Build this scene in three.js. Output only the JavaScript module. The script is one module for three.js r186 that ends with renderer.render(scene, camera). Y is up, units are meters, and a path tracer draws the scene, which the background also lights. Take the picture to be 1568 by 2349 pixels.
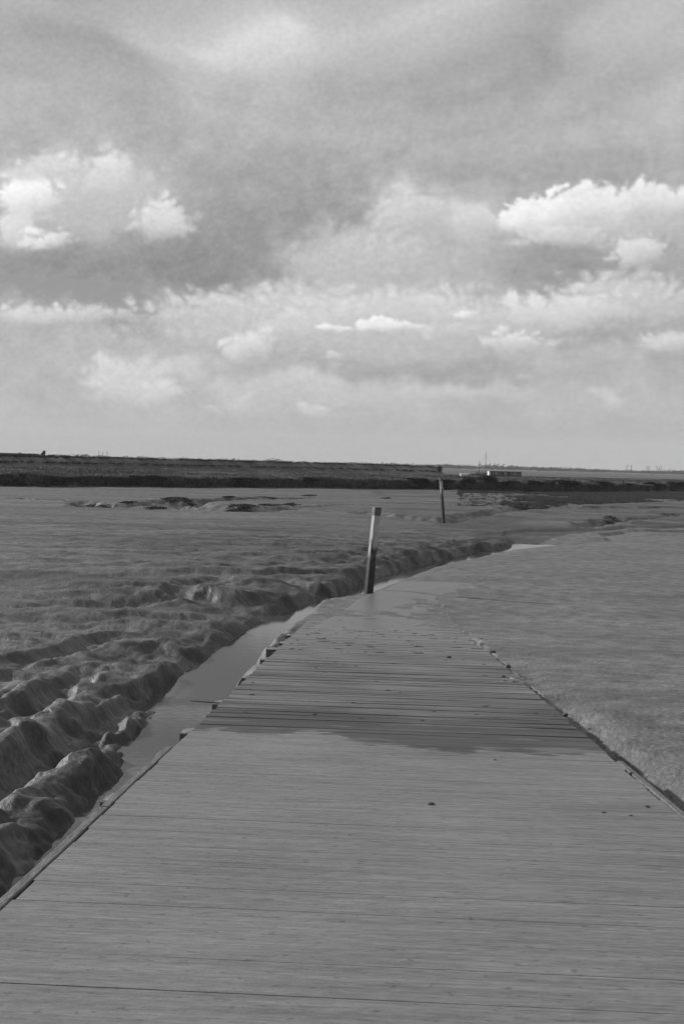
import * as THREE from 'three';
import { mergeGeometries, mergeVertices, toCreasedNormals } from 'three/addons/utils/BufferGeometryUtils.js';

// ---------------------------------------------------------------- camera, light, exposure
const scene = new THREE.Scene();
const F = 2207;                                        // focal length in units of the 1568 x 2349 view of the photograph
const camera = new THREE.PerspectiveCamera(2 * Math.atan(1174.5 / F) * 180 / Math.PI, 683 / 1024, 0.1, 12000);
const PITCH = 0.0496, ROLL = 0.0262, EYE = 1.6;
camera.position.set(0, EYE, 0);
camera.rotation.order = 'YXZ';
camera.rotation.set(-PITCH, 0, ROLL);
camera.updateMatrixWorld();
const renderer = new THREE.WebGLRenderer();
renderer.setSize(683, 1024);
renderer.toneMapping = THREE.LinearToneMapping;
renderer.toneMappingExposure = 1;
renderer.shadowMap.enabled = true;
const SUN_AZ = -115 * Math.PI / 180, SUN_EL = 25 * Math.PI / 180;   // azimuth from straight behind the viewer, to the left and a little ahead
const sun = new THREE.DirectionalLight(new THREE.Color(1, 1, 1), 4.9);
sun.name = 'sun';
sun.position.set(Math.sin(SUN_AZ) * Math.cos(SUN_EL) * 300, Math.sin(SUN_EL) * 300, Math.cos(SUN_AZ) * Math.cos(SUN_EL) * 300);
sun.castShadow = true; sun.shadow.radius = 5;
sun.shadow.mapSize.set(4096, 4096);
Object.assign(sun.shadow.camera, { left: -220, right: 220, top: 220, bottom: -220, near: 1, far: 800 });
scene.add(sun, sun.target);
scene.fog = new THREE.FogExp2(new THREE.Color(0.62, 0.62, 0.62), 0.00012);

// ---------------------------------------------------------------- noise and small helpers
let seed = 7;
const rnd = () => { seed = (seed + 0x6D2B79F5) | 0; let t = Math.imul(seed ^ (seed >>> 15), 1 | seed); t = (t + Math.imul(t ^ (t >>> 7), 61 | t)) ^ t; return ((t ^ (t >>> 14)) >>> 0) / 4294967296; };
const rr = (a, b) => a + (b - a) * rnd();
const PERM = new Uint8Array(512), GX = new Float32Array(256), GY = new Float32Array(256);
{ const p = [...Array(256).keys()]; for (let i = 255; i > 0; i--) { const j = Math.floor(rnd() * (i + 1)); [p[i], p[j]] = [p[j], p[i]]; }
  for (let i = 0; i < 512; i++) PERM[i] = p[i & 255];
  for (let i = 0; i < 256; i++) { const a = i / 256 * Math.PI * 2; GX[i] = Math.cos(a) * 1.5; GY[i] = Math.sin(a) * 1.5; } }
function noise(x, y) {                                  // gradient noise, about -1..1
  const xi = Math.floor(x), yi = Math.floor(y), fx = x - xi, fy = y - yi, X = xi & 255, Y = yi & 255;
  const u = fx * fx * fx * (fx * (fx * 6 - 15) + 10), v = fy * fy * fy * (fy * (fy * 6 - 15) + 10);
  const a = PERM[PERM[X] + Y], b = PERM[PERM[X + 1] + Y], c = PERM[PERM[X] + Y + 1], d = PERM[PERM[X + 1] + Y + 1];
  const n00 = GX[a] * fx + GY[a] * fy, n10 = GX[b] * (fx - 1) + GY[b] * fy, n01 = GX[c] * fx + GY[c] * (fy - 1), n11 = GX[d] * (fx - 1) + GY[d] * (fy - 1);
  return n00 + (n10 - n00) * u + (n01 - n00 + (n00 - n10 - n01 + n11) * u) * v;
}
function fbm(x, y, n) { let s = 0, a = 0.5; for (let i = 0; i < n; i++) { s += a * noise(x, y); x = x * 2.03 + 17.3; y = y * 2.03 - 9.1; a *= 0.5; } return s; }
function ridge(x, y, n) { let s = 0, a = 0.5; for (let i = 0; i < n; i++) { s += a * (1 - Math.min(1, Math.abs(noise(x, y)) * 1.6)); x = x * 2.07 + 5.2; y = y * 2.07 + 31.7; a *= 0.5; } return s; }
const ss = (a, b, x) => { const t = Math.min(1, Math.max(0, (x - a) / (b - a))); return t * t * (3 - 2 * t); };
const mix = (a, b, t) => a + (b - a) * t;
const lin = (v) => { v /= 255; return v <= 0.04045 ? v / 12.92 : ((v + 0.055) / 1.055) ** 2.4; };
const toS = (l) => 255 * (l <= 0.0031308 ? l * 12.92 : 1.055 * Math.max(0, l) ** (1 / 2.4) - 0.055);
const grey = (v) => new THREE.Color(v, v, v);
const used = {};
function numbered(n) { used[n] = (used[n] ?? -1) + 1; return used[n] ? n + '_' + String(used[n]).padStart(3, '0') : n; }
function tag(o, label, category, group, kind) { if (label) o.userData.label = label; if (category) o.userData.category = category; if (group) o.userData.group = group; if (kind) o.userData.kind = kind; return o; }
function thing(name, x, y, z, turn = 0) { const o = new THREE.Group(); o.name = numbered(name); o.position.set(x, y, z); o.rotation.y = turn; scene.add(o); return o; }
function mesh(name, geo, mat, parent) { const o = new THREE.Mesh(geo, mat); o.name = parent ? name : numbered(name); o.castShadow = o.receiveShadow = true; (parent ?? scene).add(o); return o; }
function box(w, h, d, x = 0, y = 0, z = 0, ry = 0) { const g = new THREE.BoxGeometry(w, h, d); if (ry) g.rotateY(ry); g.translate(x, y, z); return g; }
function bar(a, b, r0, r1 = r0, n = 6) {                // tapered bar between two points
  const A = new THREE.Vector3(...a), B = new THREE.Vector3(...b), d = B.clone().sub(A), L = d.length();
  const g = new THREE.CylinderGeometry(r1, r0, L, n); g.translate(0, L / 2, 0);
  g.applyQuaternion(new THREE.Quaternion().setFromUnitVectors(new THREE.Vector3(0, 1, 0), d.normalize())); g.translate(A.x, A.y, A.z); return g;
}
// a place seen at (u, v) of the 1568 x 2349 view, on the level y
function ray(u, v) { return new THREE.Vector3((u - 784) / F, -(v - 1174.5) / F, -1).applyQuaternion(camera.quaternion); }
function onLevel(u, v, y) { const d = ray(u, v), k = (y - EYE) / d.y; return [d.x * k, -d.z * k]; }          // [x, forward]
function atDist(u, v, s) { const d = ray(u, v), k = s / -d.z; return [d.x * k, EYE + d.y * k, -s]; }
function greyTexture(W, H, fn, srgb) {
  const d = new Uint8Array(W * H * 4);
  for (let j = 0, k = 0; j < H; j++) for (let i = 0; i < W; i++, k += 4) { const v = Math.max(0, Math.min(255, fn(i, j))); d[k] = d[k + 1] = d[k + 2] = v; d[k + 3] = 255; }
  const t = new THREE.DataTexture(d, W, H); t.magFilter = THREE.LinearFilter; t.minFilter = THREE.LinearMipmapLinearFilter; t.generateMipmaps = true;
  t.wrapS = t.wrapT = THREE.RepeatWrapping; t.anisotropy = 16; if (srgb) t.colorSpace = THREE.SRGBColorSpace; t.needsUpdate = true; return t;
}
function pnoise(x, y, p) {
  const xi = Math.floor(x), yi = Math.floor(y), fx = x - xi, fy = y - yi, X = ((xi % p) + p) % p, Y = ((yi % p) + p) % p, X1 = (X + 1) % p, Y1 = (Y + 1) % p;
  const u = fx * fx * (3 - 2 * fx), v = fy * fy * (3 - 2 * fy), h = (a, b) => PERM[(PERM[a & 255] + b) & 511];
  const a = h(X, Y), b = h(X1, Y), c = h(X, Y1), d = h(X1, Y1);
  const n00 = GX[a] * fx + GY[a] * fy, n10 = GX[b] * (fx - 1) + GY[b] * fy, n01 = GX[c] * fx + GY[c] * (fy - 1), n11 = GX[d] * (fx - 1) + GY[d] * (fy - 1);
  return n00 + (n10 - n00) * u + (n01 - n00 + (n00 - n10 - n01 + n11) * u) * v;
}
function tileNoise(i, j, N, f, n = 4) {                  // seamless over N texels
  let s = 0, a = 0.55, x = i / N * f, y = j / N * f, p = f; for (let k = 0; k < n; k++) { s += a * pnoise(x, y, p); x *= 2; y *= 2; p *= 2; a *= 0.55; } return s * 1.2;
}

// ---------------------------------------------------------------- sky: broken grey and white cloud
{
  const W = 4096, H = 2048, data = new Float32Array(W * H * 4);
  // clouds: place in the view, half width, half height, tone, edge (1 soft .. 5 crisp)
  const clouds = [
    [350, 595, 420, 92, 138, 2.2], [640, 500, 270, 110, 152, 1.5], [150, 645, 240, 60, 146, 1.6], [620, 420, 200, 70, 163, 1.3], [1250, 392, 340, 45, 168, 1.3],
    [1310, 610, 230, 70, 152, 1.6], [1520, 660, 100, 90, 166, 1.3], [830, 600, 190, 90, 188, 1.8], [1000, 600, 170, 80, 184, 1.4],
    [110, 390, 140, 45, 212, 1.2], [215, 470, 190, 95, 194, 1.2], [930, 468, 110, 55, 202, 1.2], [1080, 500, 70, 42, 208, 1.3],
    [310, 738, 80, 42, 154, 1.4], [240, 800, 220, 40, 182, 1.2], [1380, 752, 180, 32, 160, 1.5], [650, 818, 150, 26, 168, 1.5], [900, 800, 240, 40, 182, 1.2], [980, 855, 300, 36, 160, 1.8],
    [700, 885, 260, 30, 197, 1.3], [1000, 905, 280, 20, 193, 1.3], [420, 850, 60, 22, 202, 1.2], [1400, 905, 34, 18, 204, 1.2],
  ];
  // heaped clouds: place, half width, half height, tone of the lit head, tone of the base, softness of the rim
  const heaps = [
    [800, 745, 620, 120, 204, 186, 0.5], [1420, 700, 260, 90, 206, 180, 0.5],
    [640, 712, 389.4, 71.3, 208, 186, 0.65], [900, 715, 354, 69, 216, 188, 0.585], [1290, 722, 236, 66.7, 222, 176, 0.52], [130, 722, 206.5, 34.5, 216, 178, 0.52], [1530, 785, 94.4, 27.6, 218, 180, 0.455],
    [660, 755, 129.8, 75.9, 214, 184, 0.52], [570, 800, 73.16, 59.8, 230, 176, 0.455], [1060, 765, 129.8, 50.6, 206, 178, 0.585], [1185, 790, 99.12, 39.1, 225, 178, 0.455], [770, 752, 47.2, 14.95, 246, 212, 0.39], [890, 748, 106.2, 17.25, 248, 205, 0.39], [1075, 714, 47.2, 18.4, 240, 205, 0.455], [770, 825, 30.68, 18.4, 214, 182, 0.455],
    [300, 875, 129.8, 85.1, 219, 188, 0.585], [360, 905, 82.6, 46, 218, 186, 0.52], [270, 900, 59, 46, 216, 190, 0.52], [550, 925, 54.28, 34.5, 208, 182, 0.585], [728, 942, 42.48, 23, 209, 180, 0.585], [490, 938, 25.96, 11.5, 212, 186, 0.52],
    [1380, 510, 260, 90, 214, 176, 0.5], [1495, 470, 140, 62, 234, 184, 0.3], [1345, 490, 104, 80, 240, 190, 0.24], [1245, 500, 84, 66, 248, 198, 0.22], [1186, 500, 50, 40, 252, 210, 0.2], [1290, 548, 130, 40, 214, 178, 0.45], [1462, 580, 74, 60, 222, 180, 0.4], [1085, 508, 76, 46, 220, 186, 0.5], [940, 492, 130, 70, 212, 188, 0.55], [840, 590, 190, 90, 200, 184, 0.6],
    [200, 450, 240, 110, 210, 180, 0.6], [264, 408, 66, 84, 226, 188, 0.5], [370, 515, 84, 70, 226, 178, 0.5], [34, 525, 56, 84, 234, 192, 0.5], [112, 552, 84, 36, 238, 186, 0.45], [62, 450, 84, 72, 256, 204, 0.28], [110, 385, 130, 44, 224, 200, 0.6],
  ];
  const q = camera.quaternion.clone().invert(), d = new THREE.Vector3();
  for (let j = 0; j < H; j++) {
    const el = ((j + 0.5) / H - 0.5) * Math.PI, ce = Math.cos(el), se = Math.sin(el);
    for (let i = 0; i < W; i++) {
      const az = ((i + 0.5) / W - 0.5) * Math.PI * 2;
      const x = ce * Math.cos(az), z = ce * Math.sin(az), k = (j * W + i) * 4;
      let tone;
      if (se < -0.02) tone = 100;
      else {
        // clouds drawn on a level layer far up: flatter and closer together towards the horizon
        const p = 1 / (se + 0.16), X = x * p * 1.3 + 40, Z = z * p * 1.3 + 40;
        const wx = fbm(X * 1.1 + 3, Z * 1.1, 3), big = fbm(X + wx * 0.7, Z + wx * 0.5 + 9, 5);
        tone = 186 + 95 * big + 26 * ss(0.1, 0.4, big);
        tone = mix(172, tone, ss(0.02, 0.22, se));
        d.set(x, se, z).applyQuaternion(q);
        if (d.z < -0.3) {
          const u = 784 - d.x / d.z * F, v = 1174.5 + d.y / d.z * F;
          const inside = ss(-420, -60, u) * ss(1990, 1630, u) * ss(60, 390, v);
          if (inside > 0) {
            const a = fbm(u / 150, v / 110, 5), b = fbm(u / 150 + 31, v / 110 + 7, 5), c = fbm(u / 60 + 5, v / 42 + 2, 4);
            const uu = u + a * 64 + c * 34, vv = v + b * 44 + c * 26;
            let t = 178 + 16 * a;
            t = mix(t, 162, ss(930, 1010, v));
            for (const [cu, cv, ru, rv, ct, e] of clouds) {
              const fu = (uu - cu) / ru, fv = (vv - cv) / rv, r2 = fu * fu + fv * fv;
              if (r2 < 4) t = mix(t, ct, Math.exp(-Math.pow(r2, e * 1.15) * 1.1));
            }
            t = 180 + (t - 180) * 1.12;
            const b1 = Math.abs(noise(u / 40 + a, v / 32)), b2 = Math.abs(noise(u / 17 + 7, v / 14 + a)), b3 = Math.abs(noise(u / 8, v / 7 + 3)), puff = b1 * 0.6 + b2 * 0.3 + b3 * 0.14 - 0.3;
            const calm = 1 - 0.7 * ss(880, 1010, v);
            t += calm * (c * 16 + 8 * fbm(u / 26, v / 18, 3));
            const hu = u + a * 34 + c * 16, hv = v + b * 22 + c * 12;
            for (const [cu, cv, ru, rv, top, base, soft] of heaps) {
              const fu = (hu - cu) / ru, fv = (hv - cv) / rv; if (fu * fu + fv * fv > 3.5) continue;
              const rr2 = Math.hypot(fu, fv < 0 ? fv : fv * 0.8) - (0.55 * (b1 - 0.35) + 0.22 * (b2 - 0.3) + 0.08 * (b3 - 0.3)) * Math.min(1, 60 / rv);
              const low = ss(0.1, 0.95, fv), m = ss(1.02, 1.02 - soft - 0.55 * low, rr2);
              t = mix(t, mix(top, base, ss(-0.5, 0.85, fv + 0.25 * fu + 0.8 * puff)) + puff * 34, m * (1 - 0.7 * low));
            }
            tone = mix(tone, t, inside);
          }
          tone += 7 * noise(u / 8, v / 6) + 6 * noise(u / 17 + 5, v / 11);
        }
      }
      const L = lin(Math.max(60, Math.min(268, tone)));
      data[k] = data[k + 1] = data[k + 2] = L; data[k + 3] = 1;
    }
  }
  const sky = new THREE.DataTexture(data, W, H, THREE.RGBAFormat, THREE.FloatType);
  sky.mapping = THREE.EquirectangularReflectionMapping; sky.magFilter = THREE.LinearFilter; sky.needsUpdate = true;
  scene.background = sky; scene.environment = sky;
}

// ---------------------------------------------------------------- the lie of the land
// the slipway runs down and away: its edges meet at (862, 1275)
const D = ray(862, 1275).normalize(), HEAD = Math.atan2(D.x, -D.z), SLOPE = -D.y / Math.hypot(D.x, D.z);
const CH = Math.cos(HEAD), SH = Math.sin(HEAD);
const toRamp = (x, s) => [x * CH - s * SH, x * SH + s * CH];             // world -> [across, along]
const fromRamp = (l, t) => [l * CH + t * SH, -l * SH + t * CH];          // [x, forward]
function onDeck(u, v) { const d = ray(u, v), t = d.x * SH - d.z * CH, k = EYE / (-d.y - SLOPE * t); return toRamp(d.x * k, -d.z * k); }
const LEFT = (onDeck(215, 1885)[0] + onDeck(560, 1560)[0]) / 2, RIGHT = (onDeck(1540, 1855)[0] + onDeck(1160, 1530)[0]) / 2, DECK_END = 26;
const smax = (a, b, k) => { const h = Math.max(k - Math.abs(a - b), 0) / k; return Math.max(a, b) + h * h * k * 0.25; };
const water = (t) => -2.75 + 0.045 * Math.max(0, 17 - t);

// creeks: [x, forward, half width]
const MAIN = [];
for (const t of [-6, 0, 5, 9, 12]) MAIN.push([...fromRamp(LEFT - 0.76, t), 0.75]);
for (const [u, v, w] of [[468, 1600, 0.66], [540, 1520, 0.6], [600, 1465, 0.55], [665, 1425, 0.45], [725, 1393, 0.3], [790, 1370, 0.22], [845, 1347, 0.2], [905, 1325, 0.2], [960, 1306, 0.2], [1000, 1295, 0.22], [1060, 1282, 0.25], [1120, 1268, 0.25], [1190, 1257, 0.3], [1225, 1250, 1.2], [1262, 1243, 3.0], [1300, 1237, 2.4], [1345, 1231, 0.6], [1420, 1227, 0.4], [1500, 1224, 0.6], [1640, 1218, 0.6], [1900, 1210, 0.6]])
  MAIN.push([...onLevel(u, v, -2.75), w]);
MAIN.push([90, 75, 0.6]);
function creek(list, y) { return list.map(([u, v, w, dep]) => [...onLevel(u, v, y), w, dep]); }
const SIDE = [
  creek([[-200, 1138, 0.5, 0.3], [0, 1143, 0.6, 0.3], [185, 1150, 0.8, 0.5], [230, 1164, 1.8, 1.0], [330, 1160, 1.6, 0.8], [420, 1154, 2.2, 1.0], [500, 1172, 2.4, 1.0], [600, 1169, 2.2, 0.9], [690, 1164, 1.2, 0.5], [770, 1158, 0.8, 0.3]], -2.1),
  creek([[360, 1150, 1.5, 0.9], [440, 1151, 1.6, 0.9], [540, 1144, 1.4, 0.8], [640, 1144, 1.4, 0.7], [700, 1142, 0.8, 0.4]], -2.1),
  creek([[820, 1178, 0.8, 0.3], [890, 1187, 1.3, 0.7], [960, 1194, 1.3, 0.7], [1020, 1201, 1.2, 0.7], [1090, 1186, 1.2, 0.6], [1160, 1176, 1.2, 0.4], [1230, 1166, 1.5, 0.7], [1330, 1168, 1.6, 0.8], [1560, 1168, 1.6, 0.8], [1750, 1168, 1.4, 0.6]], -2.25),
  creek([[1330, 1210, 0.6, 0.3], [1395, 1199, 1.0, 0.7], [1440, 1194, 0.8, 0.4], [1560, 1186, 0.8, 0.4]], -2.3),
  creek([[215, 1357, 0.5, 0.14], [320, 1348, 0.45, 0.26], [400, 1337, 0.45, 0.3], [432, 1313, 0.4, 0.2], [500, 1305, 0.4, 0.16], [640, 1304, 0.5, 0.2], [740, 1318, 0.5, 0.25]], -1.95),
  creek([[400, 1338, 0.4, 0.2], [500, 1352, 0.5, 0.28], [600, 1358, 0.5, 0.25], [690, 1380, 0.5, 0.3]], -2.05),
  creek([[-60, 1480, 0.25, 0.1], [70, 1455, 0.28, 0.22], [150, 1432, 0.28, 0.2], [235, 1405, 0.25, 0.15], [320, 1390, 0.3, 0.1]], -1.75),
  creek([[-120, 1660, 0.3, 0.16], [60, 1545, 0.3, 0.22], [160, 1480, 0.28, 0.16], [240, 1440, 0.25, 0.1]], -1.65),
  creek([[-60, 1790, 0.3, 0.22], [110, 1660, 0.3, 0.28], [230, 1580, 0.3, 0.3], [320, 1520, 0.3, 0.22], [420, 1470, 0.3, 0.25], [490, 1450, 0.3, 0.3]], -1.9),
  creek([[100, 1720, 0.25, 0.18], [250, 1640, 0.28, 0.25], [330, 1600, 0.3, 0.25], [420, 1580, 0.3, 0.3]], -2.05),
  creek([[560, 1440, 0.3, 0.25], [620, 1402, 0.3, 0.22], [700, 1372, 0.3, 0.25], [790, 1345, 0.3, 0.25], [840, 1310, 0.4, 0.22], [960, 1285, 0.4, 0.2], [1050, 1262, 0.5, 0.24], [1140, 1243, 0.5, 0.2]], -2.3),
  creek([[850, 1290, 0.5, 0.2], [940, 1270, 0.5, 0.2], [1030, 1250, 0.5, 0.2], [1100, 1228, 0.6, 0.2]], -2.2),
];
for (const c of SIDE) { c.x0 = Math.min(...c.map((p) => p[0])) - 6; c.x1 = Math.max(...c.map((p) => p[0])) + 6; c.s0 = Math.min(...c.map((p) => p[1])) - 6; c.s1 = Math.max(...c.map((p) => p[1])) + 6; }
const near = { d: 0, w: 0, dep: 0, a: 0 };
function nearest(line, x, s) {                          // signed distance (left of travel is positive) and the width there
  let best = 1e9, a = 0;
  for (let i = 0; i < line.length - 1; i++) {
    const p = line[i], q = line[i + 1], vx = q[0] - p[0], vs = q[1] - p[1], wx = x - p[0], ws = s - p[1], L = vx * vx + vs * vs;
    const t = Math.min(1, Math.max(0, (wx * vx + ws * vs) / L)), ex = wx - vx * t, es = ws - vs * t, e = ex * ex + es * es;
    if (e < best) { best = e; near.d = (vx * ws - vs * wx) > 0 ? 1 : -1; near.w = mix(p[2], q[2], t); near.dep = mix(p[3] ?? 0, q[3] ?? 0, t); a = i + t; }
  }
  near.d *= Math.sqrt(best); near.a = a; return near;
}
// edge of the salt marsh as distance forward against direction
const EDGE = [[-600, 1112], [0, 1116], [400, 1118], [690, 1120], [800, 1121], [1010, 1124], [1250, 1129], [1400, 1128], [1560, 1128], [2200, 1130]].map(([u, v]) => { const [x, s] = onLevel(u, v, -2.1); return [x / s, s]; });
function edgeAt(k) { if (k <= EDGE[0][0]) return EDGE[0][1]; for (let i = 1; i < EDGE.length; i++) if (k < EDGE[i][0]) return mix(EDGE[i - 1][1], EDGE[i][1], (k - EDGE[i - 1][0]) / (EDGE[i][0] - EDGE[i - 1][0])); return EDGE.at(-1)[1]; }
const edgeLine = (x, s) => edgeAt(x / Math.max(s, 1)) + 3 * noise(x / 9, 3.3) + 1.4 * noise(x / 2.7, 8.3);

let shade = 0.13;                                        // base colour of the ground at the last point asked for
function ground(x, s) {
  if (s < 1) s = Math.min(s, 1);
  const [l, t] = toRamp(x, s), r = Math.hypot(x, s);
  const n = nearest(MAIN, x, s), onLeft = n.d > 0;
  const wob = r < 80 ? 0.22 * fbm(x * 0.9, s * 0.9, 4) * Math.min(1, n.w + 0.5) + 0.15 * fbm(x * 2.6, s * 2.6, 3) : 0;
  const e = Math.abs(n.d) - n.w + (onLeft ? wob : 0.5 * wob), W = water(t), bed = mix(W - 0.12, -2.46, ss(54, 61, t));
  // the level of the flat on this side
  let h, rough = 0, streak = 0;
  shade = 0.13;
  if (onLeft) {
    const P = mix(mix(-1.55, -2.02, ss(5, 25, t)), -2.1, ss(45, 95, t)) + 0.2 * ss(24, 42, t) * ss(57, 47, t) * Math.exp(-Math.max(0, e) / 9);
    const bk = ss(21, 40, t) * ss(56, 47, t), st = mix(0.33, 0.62, bk), f = st * ss(-0.05, mix(0.5, 0.75, bk), e) + (1 - st) * (1 - Math.exp(-Math.max(0, e) / mix(3.2, 6, ss(12, 30, t))));
    h = bed + (P - bed) * (e < 0 ? 0 : f);
    // rills: along the channel close by, across to it farther off
    const far = ss(15, 27, t), amp = Math.max(0, Math.min(1, e * 2)) * mix(0.5, 1, Math.exp(-Math.max(0, e - 3) / 7)) * (1 - ss(45, 62, t)) ;
    if (amp > 0.002 && r < 70) {
      const wa = fbm(x * 0.5, s * 0.5, 3), wb = fbm(x * 0.5 + 9, s * 0.5 + 4, 3);
      const bl = (n) => Math.sqrt(n * n + 0.012) * 1.7 - 0.6;                      // rounded backs, cut runnels
      const q = e + 0.24 * t + 0.5 * wa, q2 = t + 0.35 * e + 1.1 * wb;                // runnels slant down to the channel close by, cross the flat farther off
      const A = bl(noise(q * 0.62, t * 0.13 + wb * 0.3)) + 0.55 * bl(noise(q * 1.7 + wb * 0.6, t * 0.36)) + 0.11 * bl(noise(q * 4.3, t * 0.7 + wa));
      const B = bl(noise(q2 * 0.4, e * 0.12 + wa * 0.4)) + 0.6 * bl(noise(q2 * 1.0 + wa * 0.6, e * 0.26)) + 0.18 * bl(noise(q2 * 2.4, e * 0.6 + wb));
      const G = bl(noise(t * 0.8 + q * 0.5 + wb, e * 0.4 + wa * 0.6)) + 0.5 * bl(noise(t * 2.1 + wa * 1.4, e * 0.9 + wb)) + 0.12 * bl(noise(t * 4.6 + q * 2 + wb * 2, e * 2.2 + wa * 2));
      const lump = fbm(x * 0.9 + wa, s * 0.6 + wb, 3);
      const fade = mix(1, 0.22, ss(7, 24, e) * far) * mix(1, 0.6, far * ss(2, 9, e));
      rough = amp * fade * mix(0.62, 1, ss(4, 13, t)) * (mix(0.15 * A + 0.085 * G, 0.21 * B, far) + mix(0.11, 0.08, far) * lump) + 0.016 * amp * fbm(x * 3.4, s * 2.2, 3);
      const face = Math.max(0, e) * Math.exp(-e * 1.6);
      rough += 0.16 * face * bl(noise(t * 1.9 + e * 0.9, e * 0.8)) ;
      h += rough;
      streak = mix(fbm(q * 1.3 + h * 1.5, t * 0.35 + h, 4), fbm(q2 * 0.8 + h, e * 0.2 + h * 1.2, 4), far);
    }
    if (r < 160) h += 0.12 * ss(24, 42, r) * fbm(x * 0.09, s * 0.26, 3);
    if (r < 120) h += 0.03 * fbm(x * 0.55, s * 0.55, 3) + 0.012 * fbm(x * 4, s * 4, 3) * ss(0, 0.3, e);
    shade = 0.095 * (1 + 0.9 * streak + 1.0 * fbm(x * 0.06, s * 0.24, 4) + 0.5 * fbm(x * 1.3 + h * 2, s * 2.1 - h * 1.4, 5));
    if (x > 4 && s > 48) shade *= 1 - 0.5 * ss(-0.05, 0.2, fbm(x * 0.14, s * 0.2, 5)) * ss(48, 56, s);
    const blotchShade = fbm(x * 0.55 + 3 + h, s * 1.1 + 8 - h, 5); shade *= 1 - 0.6 * ss(0.08, 0.2, blotchShade + 0.3 * Math.exp(-Math.max(0, e) / 1.1) + 0.12 * streak) * ss(64, 50, s);  // dark mud blotches, denser by the channel to paint bank shade into the colour
  } else {
    const R = smax(-SLOPE * t, -2.44, 0.25);
    const flat = R - 0.3 * ss(28, 33, t) * Math.exp(-Math.max(0, e) / 1.6) - 0.08 * Math.sin(Math.min(1, Math.max(0, (t - 26) / 30)) * Math.PI) * 0 + 0.05 * fbm(x * 0.35, s * 0.35, 3) + 0.022 * fbm(x * 1.3, s * 1.7, 4) + 0.005 * fbm(x * 7, s * 7, 3);
    h = mix(bed, flat, ss(0, 0.55, e));
    if (t < 30) {
      const over = ss(16.5, 23.5, t + 2.2 * fbm(x * 0.7, s * 0.5, 4) + 1.4 * ss(RIGHT - 1.6, RIGHT, l));   // where mud has closed over the planks
      const spill = RIGHT - 0.32 * ss(8.5, 13, t) * Math.max(0, noise(t * 1.3, 6.1) + 0.25 + 0.6 * noise(t * 4.1, 2.2));
      const inside = ss(LEFT - 0.55, LEFT + 0.1, l) * ss(spill + 0.1, spill - 0.02, l);
      const under = mix(-SLOPE * t - 0.42, R + 0.015 + 0.03 * fbm(x * 2, s * 2, 3), over);
      if (l > LEFT - 0.6) h = mix(h, Math.min(flat + 0.01, under), Math.max(inside, ss(RIGHT + 0.3, RIGHT, l) * 0.0));
      // washed-out gully beside the right edge, deep close by
      const gd = l - RIGHT - 0.15, gw = 0.21 + 0.12 * noise(t * 0.9, 4.4);
      h -= mix(0.4, 0.07, ss(7.2, 12.5, t)) * Math.exp(-((gd / gw) ** 2)) * ss(17.5, 14, t) * (0.75 + 0.6 * noise(t * 1.7, 1.2));
      if (l > RIGHT) h -= 0.035 * ss(11, 8, t);
      if (l > spill - 0.02) h += 0.032 * Math.exp(-(((l - RIGHT + 0.05) / 0.4) ** 2)) * ss(9, 13, t) * (0.6 + 0.8 * noise(x * 2.3, s * 2.3));
      // clods of mud on the beam ends along the left edge
      const ld = l - (LEFT - 0.24), lw = 0.34;
      const ledge = Math.exp(-((ld / lw) ** 4)) * ss(12.4, 14.2, t) * ss(26, 22, t) * ss(-0.35, 0.15, noise(t * 0.62 + 3, 7.7) + 0.25 + 0.5 * noise(l * 3, t * 2));
      h = Math.max(h, mix(h, -SLOPE * t - 0.07 - 0.55 * Math.max(0, LEFT - l) + 0.07 * fbm(x * 3, s * 3, 3), ledge));
    }
    shade = 0.152 * (1 + 0.5 * fbm(x * 0.22, s * 0.5, 4) + 0.28 * fbm(x * 1.6, s * 4.2, 4));
  }
  if (s > 8) {
    for (const c of SIDE) {
      if (x < c.x0 || x > c.x1 || s < c.s0 || s > c.s1) continue;
      const m = nearest(c, x, s), k = s > 45;
      const dd = Math.abs(m.d) + (k ? 1.5 : 0.22) * fbm(x * (k ? 0.5 : 2.1), s * (k ? 0.5 : 2.1), 3);
      h -= m.dep * (k ? 0.75 : s > 17 ? 0.55 : 0.8) * ss(m.w * (k ? 1.6 : 1.35), m.w * (k ? 0 : 0.3), dd);
      h += 0.08 * m.dep * Math.exp(-(((dd - m.w * 1.6) / (m.w * 0.6)) ** 2));
    }
    if (s > 40 && s < 110) { // hummocks on the far side
      const z = ss(48, 62, s) * ss(105, 90, s) * ss(2, 14, x - 4);
      h += 0.2 * z * ridge(x * 0.2, s * 0.14, 3) * ss(0, 0.2, noise(x * 0.11, s * 0.09)) + 0.08 * z * fbm(x * 0.7, s * 0.5, 3);
    }
  }
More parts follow.
